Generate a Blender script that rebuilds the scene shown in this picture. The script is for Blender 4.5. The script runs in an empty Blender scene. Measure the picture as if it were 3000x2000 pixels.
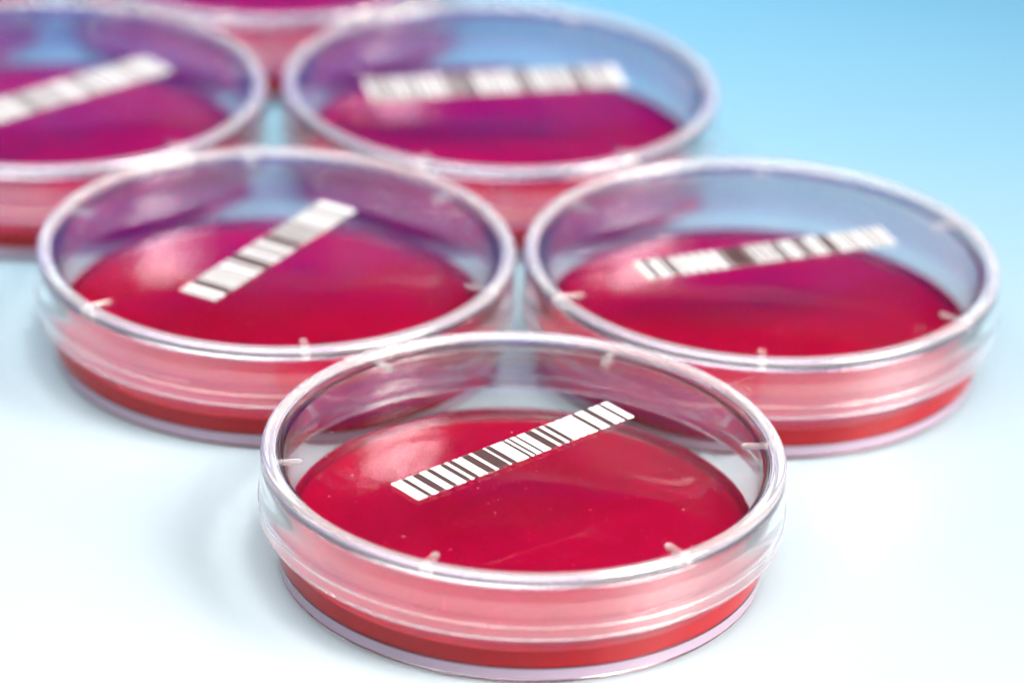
import bpy, bmesh, math, random
from mathutils import Matrix, Vector

SC = bpy.context.scene
MM = 0.001
H_LID = 22.4          # height of the lid rim above the sheet, mm

# ------------------------------------------------------------------ camera
cam = bpy.data.cameras.new('camera')
cam_o = bpy.data.objects.new('camera', cam)
SC.collection.objects.link(cam_o)
SC.camera = cam_o
cam.sensor_width = 36.0
cam.lens = 11732.26 / 3000.0 * 36.0
cam.clip_start = 0.01
cam.clip_end = 50.0
RIGHT = Vector((0.9992203, 0.01764697, 0.03531829))
UP = Vector((-0.0394816, 0.44661841, 0.89385301))
FWD = Vector((0.0, 0.89455049, -0.44696692))
CPOS = Vector((0.0, -673.353, 336.445 + H_LID)) * MM
cam_o.matrix_world = Matrix(((RIGHT.x, UP.x, -FWD.x, CPOS.x),
                             (RIGHT.y, UP.y, -FWD.y, CPOS.y),
                             (RIGHT.z, UP.z, -FWD.z, CPOS.z),
                             (0, 0, 0, 1)))
cam.dof.use_dof = True
cam.dof.focus_distance = (Vector((2.0, -47.0, 20.0)) * MM - CPOS).dot(FWD)
cam.dof.aperture_fstop = 8.0
cam.dof.aperture_blades = 0

# ------------------------------------------------------------------ world and lamps
world = bpy.data.worlds.new('World')
SC.world = world
world.use_nodes = True
bg = world.node_tree.nodes['Background']
bg.inputs['Color'].default_value = (0.85, 0.90, 1.0, 1)
bg.inputs['Strength'].default_value = 0.02

def softbox(name, loc, target, sx, sy, watts, col, spread=180):
    l = bpy.data.lights.new(name, 'AREA')
    l.shape = 'RECTANGLE'; l.size = sx; l.size_y = sy
    l.energy = watts; l.color = col; l.spread = math.radians(spread)
    o = bpy.data.objects.new(name, l); SC.collection.objects.link(o)
    o.location = loc
    d = Vector(target) - Vector(loc)
    o.rotation_euler = d.to_track_quat('-Z', 'Y').to_euler()
    return o
# a large softbox to the right of the camera
softbox('key_softbox', (0.46, -0.30, 0.42), (0.03, -0.11, 0.0), 0.75, 0.70, 8.0, (1.0, 0.95, 0.91), 48)
# unseen fill lamp added above the set, softens shadows and whitens rims
softbox('overhead_fill', (-0.16, -0.28, 0.62), (-0.06, -0.10, 0.0), 1.1, 0.8, 7.2, (0.93, 0.96, 1.0), 80)

# unseen fill lamp added on the left to lift shadows and rims
softbox('left_fill', (-0.55, -0.20, 0.30), (-0.05, 0.0, 0.0), 0.8, 0.55, 2.2, (0.95, 0.96, 1.0))

SC.view_settings.view_transform = 'Standard'
SC.view_settings.look = 'None'
SC.view_settings.exposure = 0.0
SC.view_settings.gamma = 1.0
SC.view_settings.use_curve_mapping = False

SC.render.engine = 'CYCLES'
cy = SC.cycles
cy.max_bounces = 16; cy.transmission_bounces = 16; cy.glossy_bounces = 8
cy.diffuse_bounces = 3; cy.transparent_max_bounces = 24; cy.volume_bounces = 0
cy.caustics_reflective = True; cy.caustics_refractive = True
cy.blur_glossy = 0.1
cy.sample_clamp_indirect = 60.0
cy.use_adaptive_sampling = True
cy.adaptive_threshold = 0.012
cy.adaptive_min_samples = 32
cy.use_denoising = True
try:
    cy.denoiser = 'OPENIMAGEDENOISE'
    cy.denoising_input_passes = 'RGB_ALBEDO_NORMAL'
    cy.denoising_prefilter = 'ACCURATE'
except Exception:
    pass

# ------------------------------------------------------------------ materials
def new_mat(name):
    m = bpy.data.materials.new(name); m.use_nodes = True
    return m, m.node_tree.nodes, m.node_tree.links, m.node_tree.nodes['Principled BSDF']

def plastic_mat():
    m, n, l, p = new_mat('clear_polystyrene')
    p.inputs['Base Color'].default_value = (0.985, 0.985, 0.985, 1)
    p.inputs['Transmission Weight'].default_value = 1.0
    p.inputs['IOR'].default_value = 1.59
    tc = n.new('ShaderNodeTexCoord')
    nz = n.new('ShaderNodeTexNoise'); nz.inputs['Scale'].default_value = 900; nz.inputs['Detail'].default_value = 4
    l.new(tc.outputs['Object'], nz.inputs['Vector'])
    mr = n.new('ShaderNodeMapRange')
    mr.inputs['From Min'].default_value = 0.45; mr.inputs['From Max'].default_value = 0.8
    mr.inputs['To Min'].default_value = 0.015; mr.inputs['To Max'].default_value = 0.09
    l.new(nz.outputs['Fac'], mr.inputs['Value']); l.new(mr.outputs['Result'], p.inputs['Roughness'])
    return m
M_PLASTIC = plastic_mat()
M_EDGE = plastic_mat()
M_EDGE.name = 'milky_moulded_edge'
M_EDGE.node_tree.nodes['Principled BSDF'].inputs['Transmission Weight'].default_value = 0.87
M_EDGE.node_tree.nodes['Principled BSDF'].inputs['Base Color'].default_value = (1.0, 0.94, 0.94, 1)
M_BASE = plastic_mat()
M_BASE.name = 'clear_base_plastic'
M_BASE.node_tree.nodes['Principled BSDF'].inputs['IOR'].default_value = 1.38

def agar_mat(name, ior, rough, trans, blue=(0.14, 0.30)):
    """red gel: mostly clear and absorbing, partly cloudy"""
    m, n, l, p = new_mat(name)
    p.inputs['Transmission Weight'].default_value = trans
    p.inputs['IOR'].default_value = ior
    p.inputs['Roughness'].default_value = rough
    tc = n.new('ShaderNodeTexCoord')
    nz = n.new('ShaderNodeTexNoise'); nz.inputs['Scale'].default_value = 260; nz.inputs['Detail'].default_value = 5
    l.new(tc.outputs['Object'], nz.inputs['Vector'])
    mx = n.new('ShaderNodeMix'); mx.data_type = 'RGBA'
    mx.inputs['A'].default_value = (0.88, 0.0, blue[0], 1); mx.inputs['B'].default_value = (1.0, 0.0, blue[1], 1)
    l.new(nz.outputs['Fac'], mx.inputs['Factor']); l.new(mx.outputs['Result'], p.inputs['Base Color'])
    va = n.new('ShaderNodeVolumeAbsorption')
    va.inputs['Color'].default_value = (0.98, 0.0, 0.68, 1)
    va.inputs['Density'].default_value = 260.0
    l.new(va.outputs['Volume'], n['Material Output'].inputs['Volume'])
    return m
M_AGAR = agar_mat('blood_agar_gel', 1.42, 0.04, 0.92)
M_AGAR_SIDE = agar_mat('blood_agar_against_wall', 1.002, 0.0, 0.68, (0.01, 0.03))
M_AGAR_BOTTOM = agar_mat('blood_agar_on_floor', 1.002, 0.0, 0.61)
def interface_mat():
    m, n, l, p = new_mat('polystyrene_against_gel')
    p.inputs['Base Color'].default_value = (1, 1, 1, 1)
    p.inputs['Transmission Weight'].default_value = 1.0
    p.inputs['IOR'].default_value = 1.08
    p.inputs['Roughness'].default_value = 0.0
    return m
M_INTERFACE = interface_mat()


def paint(name, col, rough=0.5, noise=None):
    m, n, l, p = new_mat(name)
    p.inputs['Roughness'].default_value = rough
    if noise:
        tc = n.new('ShaderNodeTexCoord')
        nz = n.new('ShaderNodeTexNoise'); nz.inputs['Scale'].default_value = noise[0]; nz.inputs['Detail'].default_value = 3
        l.new(tc.outputs['Object'], nz.inputs['Vector'])
        mx = n.new('ShaderNodeMix'); mx.data_type = 'RGBA'
        mx.inputs['A'].default_value = (*col, 1); mx.inputs['B'].default_value = (*noise[1], 1)
        l.new(nz.outputs['Fac'], mx.inputs['Factor']); l.new(mx.outputs['Result'], p.inputs['Base Color'])
    else:
        p.inputs['Base Color'].default_value = (*col, 1)
    return m
M_WHITE = paint('white_label_print', (0.35, 0.35, 0.345), 0.45)
M_INK = paint('brown_black_ink', (0.012, 0.006, 0.005), 0.5, (2500, (0.05, 0.022, 0.018)))
M_FAINT = paint('faint_grey_ink', (0.42, 0.34, 0.33), 0.5)
M_SPECK = paint('pink_specks', (0.9, 0.02, 0.14), 0.3)
M_DUST = paint('pale_dust', (0.75, 0.72, 0.70), 0.8)

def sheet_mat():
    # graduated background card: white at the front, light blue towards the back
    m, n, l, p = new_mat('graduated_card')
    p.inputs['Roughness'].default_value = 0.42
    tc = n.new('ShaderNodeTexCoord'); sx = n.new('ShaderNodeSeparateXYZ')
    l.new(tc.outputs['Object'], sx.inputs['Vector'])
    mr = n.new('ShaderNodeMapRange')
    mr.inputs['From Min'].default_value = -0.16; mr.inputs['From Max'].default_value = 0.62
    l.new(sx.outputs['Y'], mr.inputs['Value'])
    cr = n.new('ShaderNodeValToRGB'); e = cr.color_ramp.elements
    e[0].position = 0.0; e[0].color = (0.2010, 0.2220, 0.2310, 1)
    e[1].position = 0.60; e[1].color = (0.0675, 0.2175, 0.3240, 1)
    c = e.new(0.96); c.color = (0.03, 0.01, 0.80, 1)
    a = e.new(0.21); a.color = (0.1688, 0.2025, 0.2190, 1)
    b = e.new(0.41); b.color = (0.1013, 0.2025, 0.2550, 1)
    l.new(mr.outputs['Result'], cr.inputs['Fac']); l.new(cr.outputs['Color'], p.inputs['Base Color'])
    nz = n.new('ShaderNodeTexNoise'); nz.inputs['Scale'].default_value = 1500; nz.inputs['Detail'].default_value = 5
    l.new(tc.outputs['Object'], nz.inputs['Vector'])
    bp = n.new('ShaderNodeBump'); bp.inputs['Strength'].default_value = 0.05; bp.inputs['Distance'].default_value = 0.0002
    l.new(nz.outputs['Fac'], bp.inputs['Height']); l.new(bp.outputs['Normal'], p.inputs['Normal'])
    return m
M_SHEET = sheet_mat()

# ------------------------------------------------------------------ mesh helpers
def link(name, me, mat, parent=None):
    o = bpy.data.objects.new(name, me)
    SC.collection.objects.link(o)
    if mat and len(me.materials) == 0: me.materials.append(mat)
    if parent: o.parent = parent
    return o

def arc(cx, cz, r, a0, a1, n=6):
    return [(cx + r * math.cos(math.radians(a0 + (a1 - a0) * i / n)),
             cz + r * math.sin(math.radians(a0 + (a1 - a0) * i / n))) for i in range(n + 1)]

def lathe(name, prof, seg=160, sharp=35, slot=None):
    """prof: open profile (r, z) in mm, first and last on the axis -> closed solid"""
    vs, fs, rings = [], [], []
    for r, z in prof:
        if r < 1e-6:
            rings.append([len(vs)]); vs.append((0, 0, z * MM))
        else:
            ring = []
            for k in range(seg):
                t = 2 * math.pi * k / seg
                ring.append(len(vs)); vs.append((r * math.cos(t) * MM, r * math.sin(t) * MM, z * MM))
            rings.append(ring)
    mi = []
    for q, (a, b) in enumerate(zip(rings, rings[1:])):
        mi += [slot(prof[q], prof[q + 1]) if slot else 0] * seg
        for k in range(seg):
            k2 = (k + 1) % seg
            if len(a) == 1: fs.append((a[0], b[k2], b[k]))
            elif len(b) == 1: fs.append((a[k], a[k2], b[0]))
            else: fs.append((a[k], a[k2], b[k2], b[k]))
    me = bpy.data.meshes.new(name); me.from_pydata(vs, [], fs)
    me.polygons.foreach_set('material_index', mi)
    bm = bmesh.new(); bm.from_mesh(me); bmesh.ops.recalc_face_normals(bm, faces=bm.faces); bm.to_mesh(me); bm.free()
    me.shade_smooth()
    me.set_sharp_from_angle(angle=math.radians(sharp))
    return me

def prism(name, outline, z0, z1, bev=0.0):
    """extruded outline (mm) with an optional softened upper edge"""
    n = len(outline); vs = []; fs = []
    vs += [(x * MM, y * MM, z0 * MM) for x, y in outline]
    vs += [(x * MM, y * MM, (z1 - bev) * MM) for x, y in outline]
    fs.append(tuple(range(n))[::-1])
    for i in range(n):
        j = (i + 1) % n; fs.append((i, j, n + j, n + i))
    if bev:
        cx = sum(p[0] for p in outline) / n; cyy = sum(p[1] for p in outline) / n
        for x, y in outline:
            d = math.hypot(x - cx, y - cyy) or 1
            vs.append(((x - (x - cx) / d * bev) * MM, (y - (y - cyy) / d * bev) * MM, z1 * MM))
        for i in range(n):
            j = (i + 1) % n; fs.append((n + i, n + j, 2 * n + j, 2 * n + i))
        fs.append(tuple(range(2 * n, 3 * n)))
    else:
        fs.append(tuple(range(n, 2 * n)))
    me = bpy.data.meshes.new(name); me.from_pydata(vs, [], fs)
    return me

def rounded_rect(x0, x1, y0, y1, r, n=4):
    r = min(r, (x1 - x0) / 2 * 0.999, (y1 - y0) / 2 * 0.999)
    pts = []
    for cx, cyy, a in ((x1 - r, y1 - r, 0), (x0 + r, y1 - r, 90), (x0 + r, y0 + r, 180), (x1 - r, y0 + r, 270)):
        for i in range(n + 1):
            t = math.radians(a + 90 * i / n)
            pts.append((cx + r * math.cos(t), cyy + r * math.sin(t)))
    return pts

# ------------------------------------------------------------------ setting
# one sheet of card: flat under the dishes, swept up behind them out of frame
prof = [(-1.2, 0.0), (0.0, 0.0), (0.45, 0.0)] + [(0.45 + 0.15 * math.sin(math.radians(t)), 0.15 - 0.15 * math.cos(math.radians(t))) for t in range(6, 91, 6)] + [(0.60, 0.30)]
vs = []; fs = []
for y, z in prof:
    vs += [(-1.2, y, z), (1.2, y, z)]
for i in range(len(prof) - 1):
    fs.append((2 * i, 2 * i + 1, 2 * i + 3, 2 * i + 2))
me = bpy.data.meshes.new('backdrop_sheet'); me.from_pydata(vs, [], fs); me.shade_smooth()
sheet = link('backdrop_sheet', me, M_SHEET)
sheet['kind'] = 'structure'

# ------------------------------------------------------------------ petri dish
T = H_LID
lid_prof = ([(0, T - 0.75), (20, T - 0.75), (44.0, T - 0.75)]
            + arc(44.0, T - 0.35, 0.4, -90, 0, 4) + arc(44.95, T - 0.35, 0.35, 180, 90, 4)
            + arc(45.9, T - 1.1, 1.1, 90, 0, 9)
            + [(47.05, T - 4.8), (47.1, T - 8.4)] + arc(47.45, T - 8.6, 0.35, 180, 215, 2)
            + arc(47.1, T - 9.7, 0.35, 70, 0, 4) + [(47.45, T - 11.6)] + arc(47.0, T - 11.7, 0.45, 0, -90, 4)
            + arc(46.8, T - 11.7, 0.45, -90, -180, 4)
            + [(46.3, T - 9.7), (45.95, T - 8.9), (45.85, T - 5.3)] + arc(44.75, T - 3.1, 1.1, 0, 90, 6)
            + [(20, T - 2.0), (0, T - 2.0)])
M_SKIRT = plastic_mat()
M_SKIRT.name = 'veiled_skirt'
M_SKIRT.node_tree.nodes['Principled BSDF'].inputs['Transmission Weight'].default_value = 0.96  # slight milky veil in the plastic stands in for the sheet's pale reflection
M_FOOT = plastic_mat()
M_FOOT.name = 'frosted_foot'
M_FOOT.node_tree.nodes['Principled BSDF'].inputs['Transmission Weight'].default_value = 0.5
M_FOOT.node_tree.nodes['Principled BSDF'].inputs['Base Color'].default_value = (0.42, 0.32, 0.42, 1)
ME_LID = lathe('lid', lid_prof, slot=lambda a, b: 1 if (min(a[0], b[0]) > 44.2 and min(a[1], b[1]) > T - 1.2) or max(a[1], b[1]) < T - 11.1 else 2 if min(a[0], b[0]) > 47.0 else 0)
ME_LID.materials.append(M_PLASTIC); ME_LID.materials.append(M_EDGE); ME_LID.materials.append(M_SKIRT)
base_prof = ([(0, 1.0), (40.6, 1.0)] + arc(41.1, 0.5, 0.5, 90, 0, 3) + [(41.6, 0.3)]
             + arc(41.9, 0.3, 0.3, 180, 270, 3) + arc(43.2, 0.7, 0.7, -90, 0, 6)
             + [(43.9, 0.75), (43.95, 2.85), (44.0, 3.2), (44.05, 7), (44.35, T - 2.9)] + arc(43.95, T - 2.9, 0.4, 0, 90, 4) + arc(43.35, T - 2.9, 0.4, 90, 180, 4)
             + [(42.83, 7.1), (42.80, 6), (42.75, 3.2)] + arc(42.05, 3.2, 0.7, 0, -90, 5) + [(0, 2.5)])
ME_BASE = lathe('base', base_prof, slot=lambda a, b: 1 if (max(a[0], b[0]) < 42.99 and 1.9 < max(a[1], b[1]) < 7.2) else 2 if 0.74 < max(a[1], b[1]) < 2.9 and min(a[1], b[1]) > 0.72 and min(a[0], b[0]) > 43.3 else 0)
ME_BASE.materials.append(M_BASE); ME_BASE.materials.append(M_INTERFACE); ME_BASE.materials.append(M_FOOT)
agar_prof = ([(0, 2.45), (42.05, 2.45)] + arc(42.05, 3.2, 0.75, -90, 0, 5)
             + [(42.86, 6), (42.89, 7.1), (42.7, 6.95), (42.3, 6.75), (41.6, 6.58), (40.6, 6.51), (39.6, 6.5), (20, 6.48), (0, 6.48)])
ME_AGAR = lathe('agar', agar_prof, sharp=60, slot=lambda a, b: 0 if min(a[1], b[1]) > 5.5 else 2 if max(a[1], b[1]) < 2.5 else 1)
ME_AGAR.materials.append(M_AGAR); ME_AGAR.materials.append(M_AGAR_SIDE); ME_AGAR.materials.append(M_AGAR_BOTTOM)
ME_TAB = prism('spacer_tab', rounded_rect(39.7, 45.2, -0.75, 0.75, 0.72, 5), T - 2.48, T - 1.95)
ME_TAB.shade_smooth(); ME_TAB.set_sharp_from_angle(angle=math.radians(40))

# printed bars: (kind, start, end) along the label, 0..1885 as read from the photograph
W, K, G = 'white_bar', 'black_bar', 'grey_line'
PAT = {}
PAT['A'] = [(W,0,42),(G,42,50),(W,50,88),(K,90,116),(W,119,180),(K,181,231),(W,235,300),(K,301,331),(W,333,414),(K,416,446),
            (W,448,483),(K,485,516),(W,519,555),(G,556,568),(W,569,599),(K,601,653),(W,656,690),(K,693,777),(W,778,804),(K,806,840),
            (W,845,950),(K,956,968),(W,970,1000),(K,1001,1012),(W,1014,1060),(K,1062,1072),(W,1075,1145),(K,1148,1200),
            (W,1202,1237),(K,1240,1270),(W,1272,1307),(K,1310,1336),(W,1338,1395),(G,1396,1409),(W,1410,1463),(G,1464,1477),
            (W,1478,1560),(K,1561,1586),(W,1588,1667),(K,1670,1706),(W,1708,1750),(G,1751,1760),(W,1761,1800),(K,1803,1822),(W,1824,1885)]
def blurred(spec, seed):
    """dark bars at (centre, width), with thin ones between them"""
    rnd = random.Random(seed)
    bars = [(c, w * 1.15) for c, w in spec]
    x = 30
    while x < 1850:
        if all(abs(c - x) > w / 2 + 22 for c, w in bars):
            bars.append((x, rnd.uniform(6, 10)))
        x += rnd.uniform(25, 48)
    out = []; x = 0
    for c, w in sorted(bars):
        if c - w / 2 - x > 4: out.append((W, x, c - w / 2 - 1))
        out.append((K, c - w / 2, c + w / 2)); x = c + w / 2 + 1
    out.append((W, x, 1885))
    return out
PAT['B'] = blurred([(150,22),(185,30),(225,14),(360,14),(480,16),(560,14),(640,16),(672,34),(715,28),(800,14),(930,16),(1060,18),(1105,34),
                    (1150,30),(1205,20),(1255,22),(1310,20),(1360,18),(1430,16),(1520,14),(1640,18),(1700,14),(1790,22)], 5)
PAT['C'] = blurred([(60,16),(90,14),(200,20),(240,24),(310,18),(385,18),(460,18),(535,18),(610,18),(650,16),(690,34),(735,26),(780,34),(825,18),
                    (1045,22),(1070,14),(1190,22),(1225,16),(1265,20),(1385,22),(1420,18),(1455,20),(1600,14),(1700,14),(1760,16)], 6)
PAT['E'] = blurred([(50,20),(160,18),(210,16),(290,24),(350,22),(500,14),(600,20),(645,24),(690,22),(740,26),(785,28),(905,14),(1000,12),(1110,20),
                    (1160,28),(1205,18),(1270,14),(1400,14),(1500,20),(1560,30),(1600,18),(1700,12)], 7)
PAT['D'] = blurred([(90,20),(180,18),(290,16),(370,22),(450,16),(640,20),(690,22),(740,24),(900,14),(1010,16),(1150,20),(1200,22),(1250,16),(1330,22),
                    (1400,18),(1480,14),(1700,14)], 8)
PAT['F'] = PAT['C']; PAT['G'] = PAT['B']

def build_label(parent, key, cx, cyy, ang, length, width, skew=0.0):
    """thin printed sticker on the recessed lid plate; bars are its printed strips"""
    z = T - 0.75
    root = link('label', prism('label', rounded_rect(-length / 2, length / 2, -width / 2, width / 2, 0.35), z - 0.01, z + 0.06), M_PLASTIC, parent)
    root.location = (cx * MM, cyy * MM, 0); root.rotation_euler = (0, 0, math.radians(ang))
    rnd = random.Random(key)
    for kind, a, b in PAT[key]:
        if kind == K: a -= 5; b += 5
        x0 = -length / 2 + a / 1885 * length; x1 = -length / 2 + b / 1885 * length
        if kind == W:
            y0, y1, zz, m, r = -width / 2 + 0.05, width / 2 - 0.05, 0.11, M_WHITE, 0.30
        elif kind == K:
            y0, y1, zz, m, r = -width / 2 + 0.22 + rnd.uniform(-.1, .1), width / 2 - 0.16 + rnd.uniform(-.08, .08), 0.125, M_INK, 0.38
        else:
            y0, y1, zz, m, r = -width / 2 + 0.3, width / 2 - 0.3, 0.09, M_FAINT, 0.2
        link(kind, prism(kind, rounded_rect(x0, x1, y0, y1, r, 3), z + 0.058, z + zz, 0.02 if (x1 - x0) > 0.3 else 0.0), m, root)
    return root

def petri_dish(key, x, y, tab_ang, label, cat_label):
    root = bpy.data.objects.new('petri_dish', None)
    SC.collection.objects.link(root)
    root.empty_display_size = 0.02
    root.location = (x * MM, y * MM, 0.0003)
    root['label'] = cat_label; root['category'] = 'petri dish'; root['group'] = 'petri dishes of red agar'
    link('base', ME_BASE, M_PLASTIC, root)
    link('agar', ME_AGAR, M_AGAR, root)
    lid = link('lid', ME_LID, M_PLASTIC, root)
    for k in range(6):
        t = link('spacer_tab', ME_TAB, M_EDGE, lid)
        t.rotation_euler = (0, 0, math.radians(tab_ang + 60 * k))
    if label:
        build_label(root, key, *label)
    return root

def flecks(name, n, seed, rmax, z, smin, smax, flat, clumps=0):
    """many tiny irregular flecks in one mesh"""
    rnd = random.Random(seed); bm = bmesh.new()
    cl = [(rnd.uniform(-1, 1) * rmax * 0.7, rnd.uniform(-1, 1) * rmax * 0.7) for _ in range(clumps)]
    for i in range(n):
        if cl and rnd.random() < 0.5:
            c = rnd.choice(cl); x, y = c[0] + rnd.gauss(0, 2.5), c[1] + rnd.gauss(0, 2.5)
        else:
            a, r = rnd.uniform(0, 2 * math.pi), rmax * math.sqrt(rnd.random())
            x, y = r * math.cos(a), r * math.sin(a)
        if math.hypot(x, y) > rmax: continue
        s_ = smin + (smax - smin) * rnd.random() ** 2.5
        ret = bmesh.ops.create_icosphere(bm, subdivisions=1, radius=1.0)
        rot = Matrix.Rotation(rnd.uniform(0, 6.28), 4, 'Z')
        sc = Matrix.Diagonal((s_ * rnd.uniform(0.6, 2.2), s_ * rnd.uniform(0.5, 1.0), s_ * flat, 1))
        mt = Matrix.Translation((x, y, z)) @ rot @ sc
        for v in ret['verts']:
            v.co = (mt @ v.co) * MM
    me = bpy.data.meshes.new(name); bm.to_mesh(me); bm.free(); me.shade_smooth()
    return me

def add_flecks(root, seed, n_dust, n_bub):
    lid = next(c for c in root.children if c.name.startswith('lid'))
    d = link('dust', flecks('dust', n_dust, seed, 41, T - 0.73, 0.03, 0.10, 0.3, 0), M_DUST, lid); d['kind'] = 'stuff'
    ag = next(c for c in root.children if c.name.startswith('agar'))
    b = link('surface_specks', flecks('surface_specks', n_bub, seed + 50, 36, 6.50, 0.05, 0.19, 0.45, 0), M_SPECK, ag); b['kind'] = 'stuff'

add_flecks(petri_dish('A', 2.90, -42.45, 9, (-1.65, 0.1, 42.3, 51.5, 7.7), 'nearest petri dish of red agar, in sharp focus at the bottom of the photo'), 3, 70, 170)
add_flecks(petri_dish('B', -46.93, 38.53, 41, (-1.3, -1.6, 60.5, 50.0, 8.6), 'petri dish of red agar left behind the nearest one, barcode tilted most steeply'), 11, 30, 40)
add_flecks(petri_dish('C', 48.59, 42.27, 28, (1.0, 2.2, 23.0, 54.0, 8.2), 'petri dish of red agar at the right edge, right behind the nearest one'), 12, 30, 40)
add_flecks(petri_dish('E', -4.62, 124.51, 9, (-1.3, 0.9, 14.0, 56.0, 12.0), 'blurred petri dish of red agar behind the gap of the middle pair, barcode almost level'), 13, 30, 40)
add_flecks(petri_dish('D', -101.85, 116.05, 16, (2.5, -6.5, 43.0, 56.0, 10.5), 'blurred petri dish of red agar cut off by the left edge, with barcode'), 14, 30, 40)
petri_dish('F', -60.60, 202.20, 22, None, 'blurred petri dish cut off by the top edge, only its front rim showing')
petri_dish('G', -157.85, 193.80, 5, None, 'farthest petri dish, a sliver in the upper left corner')
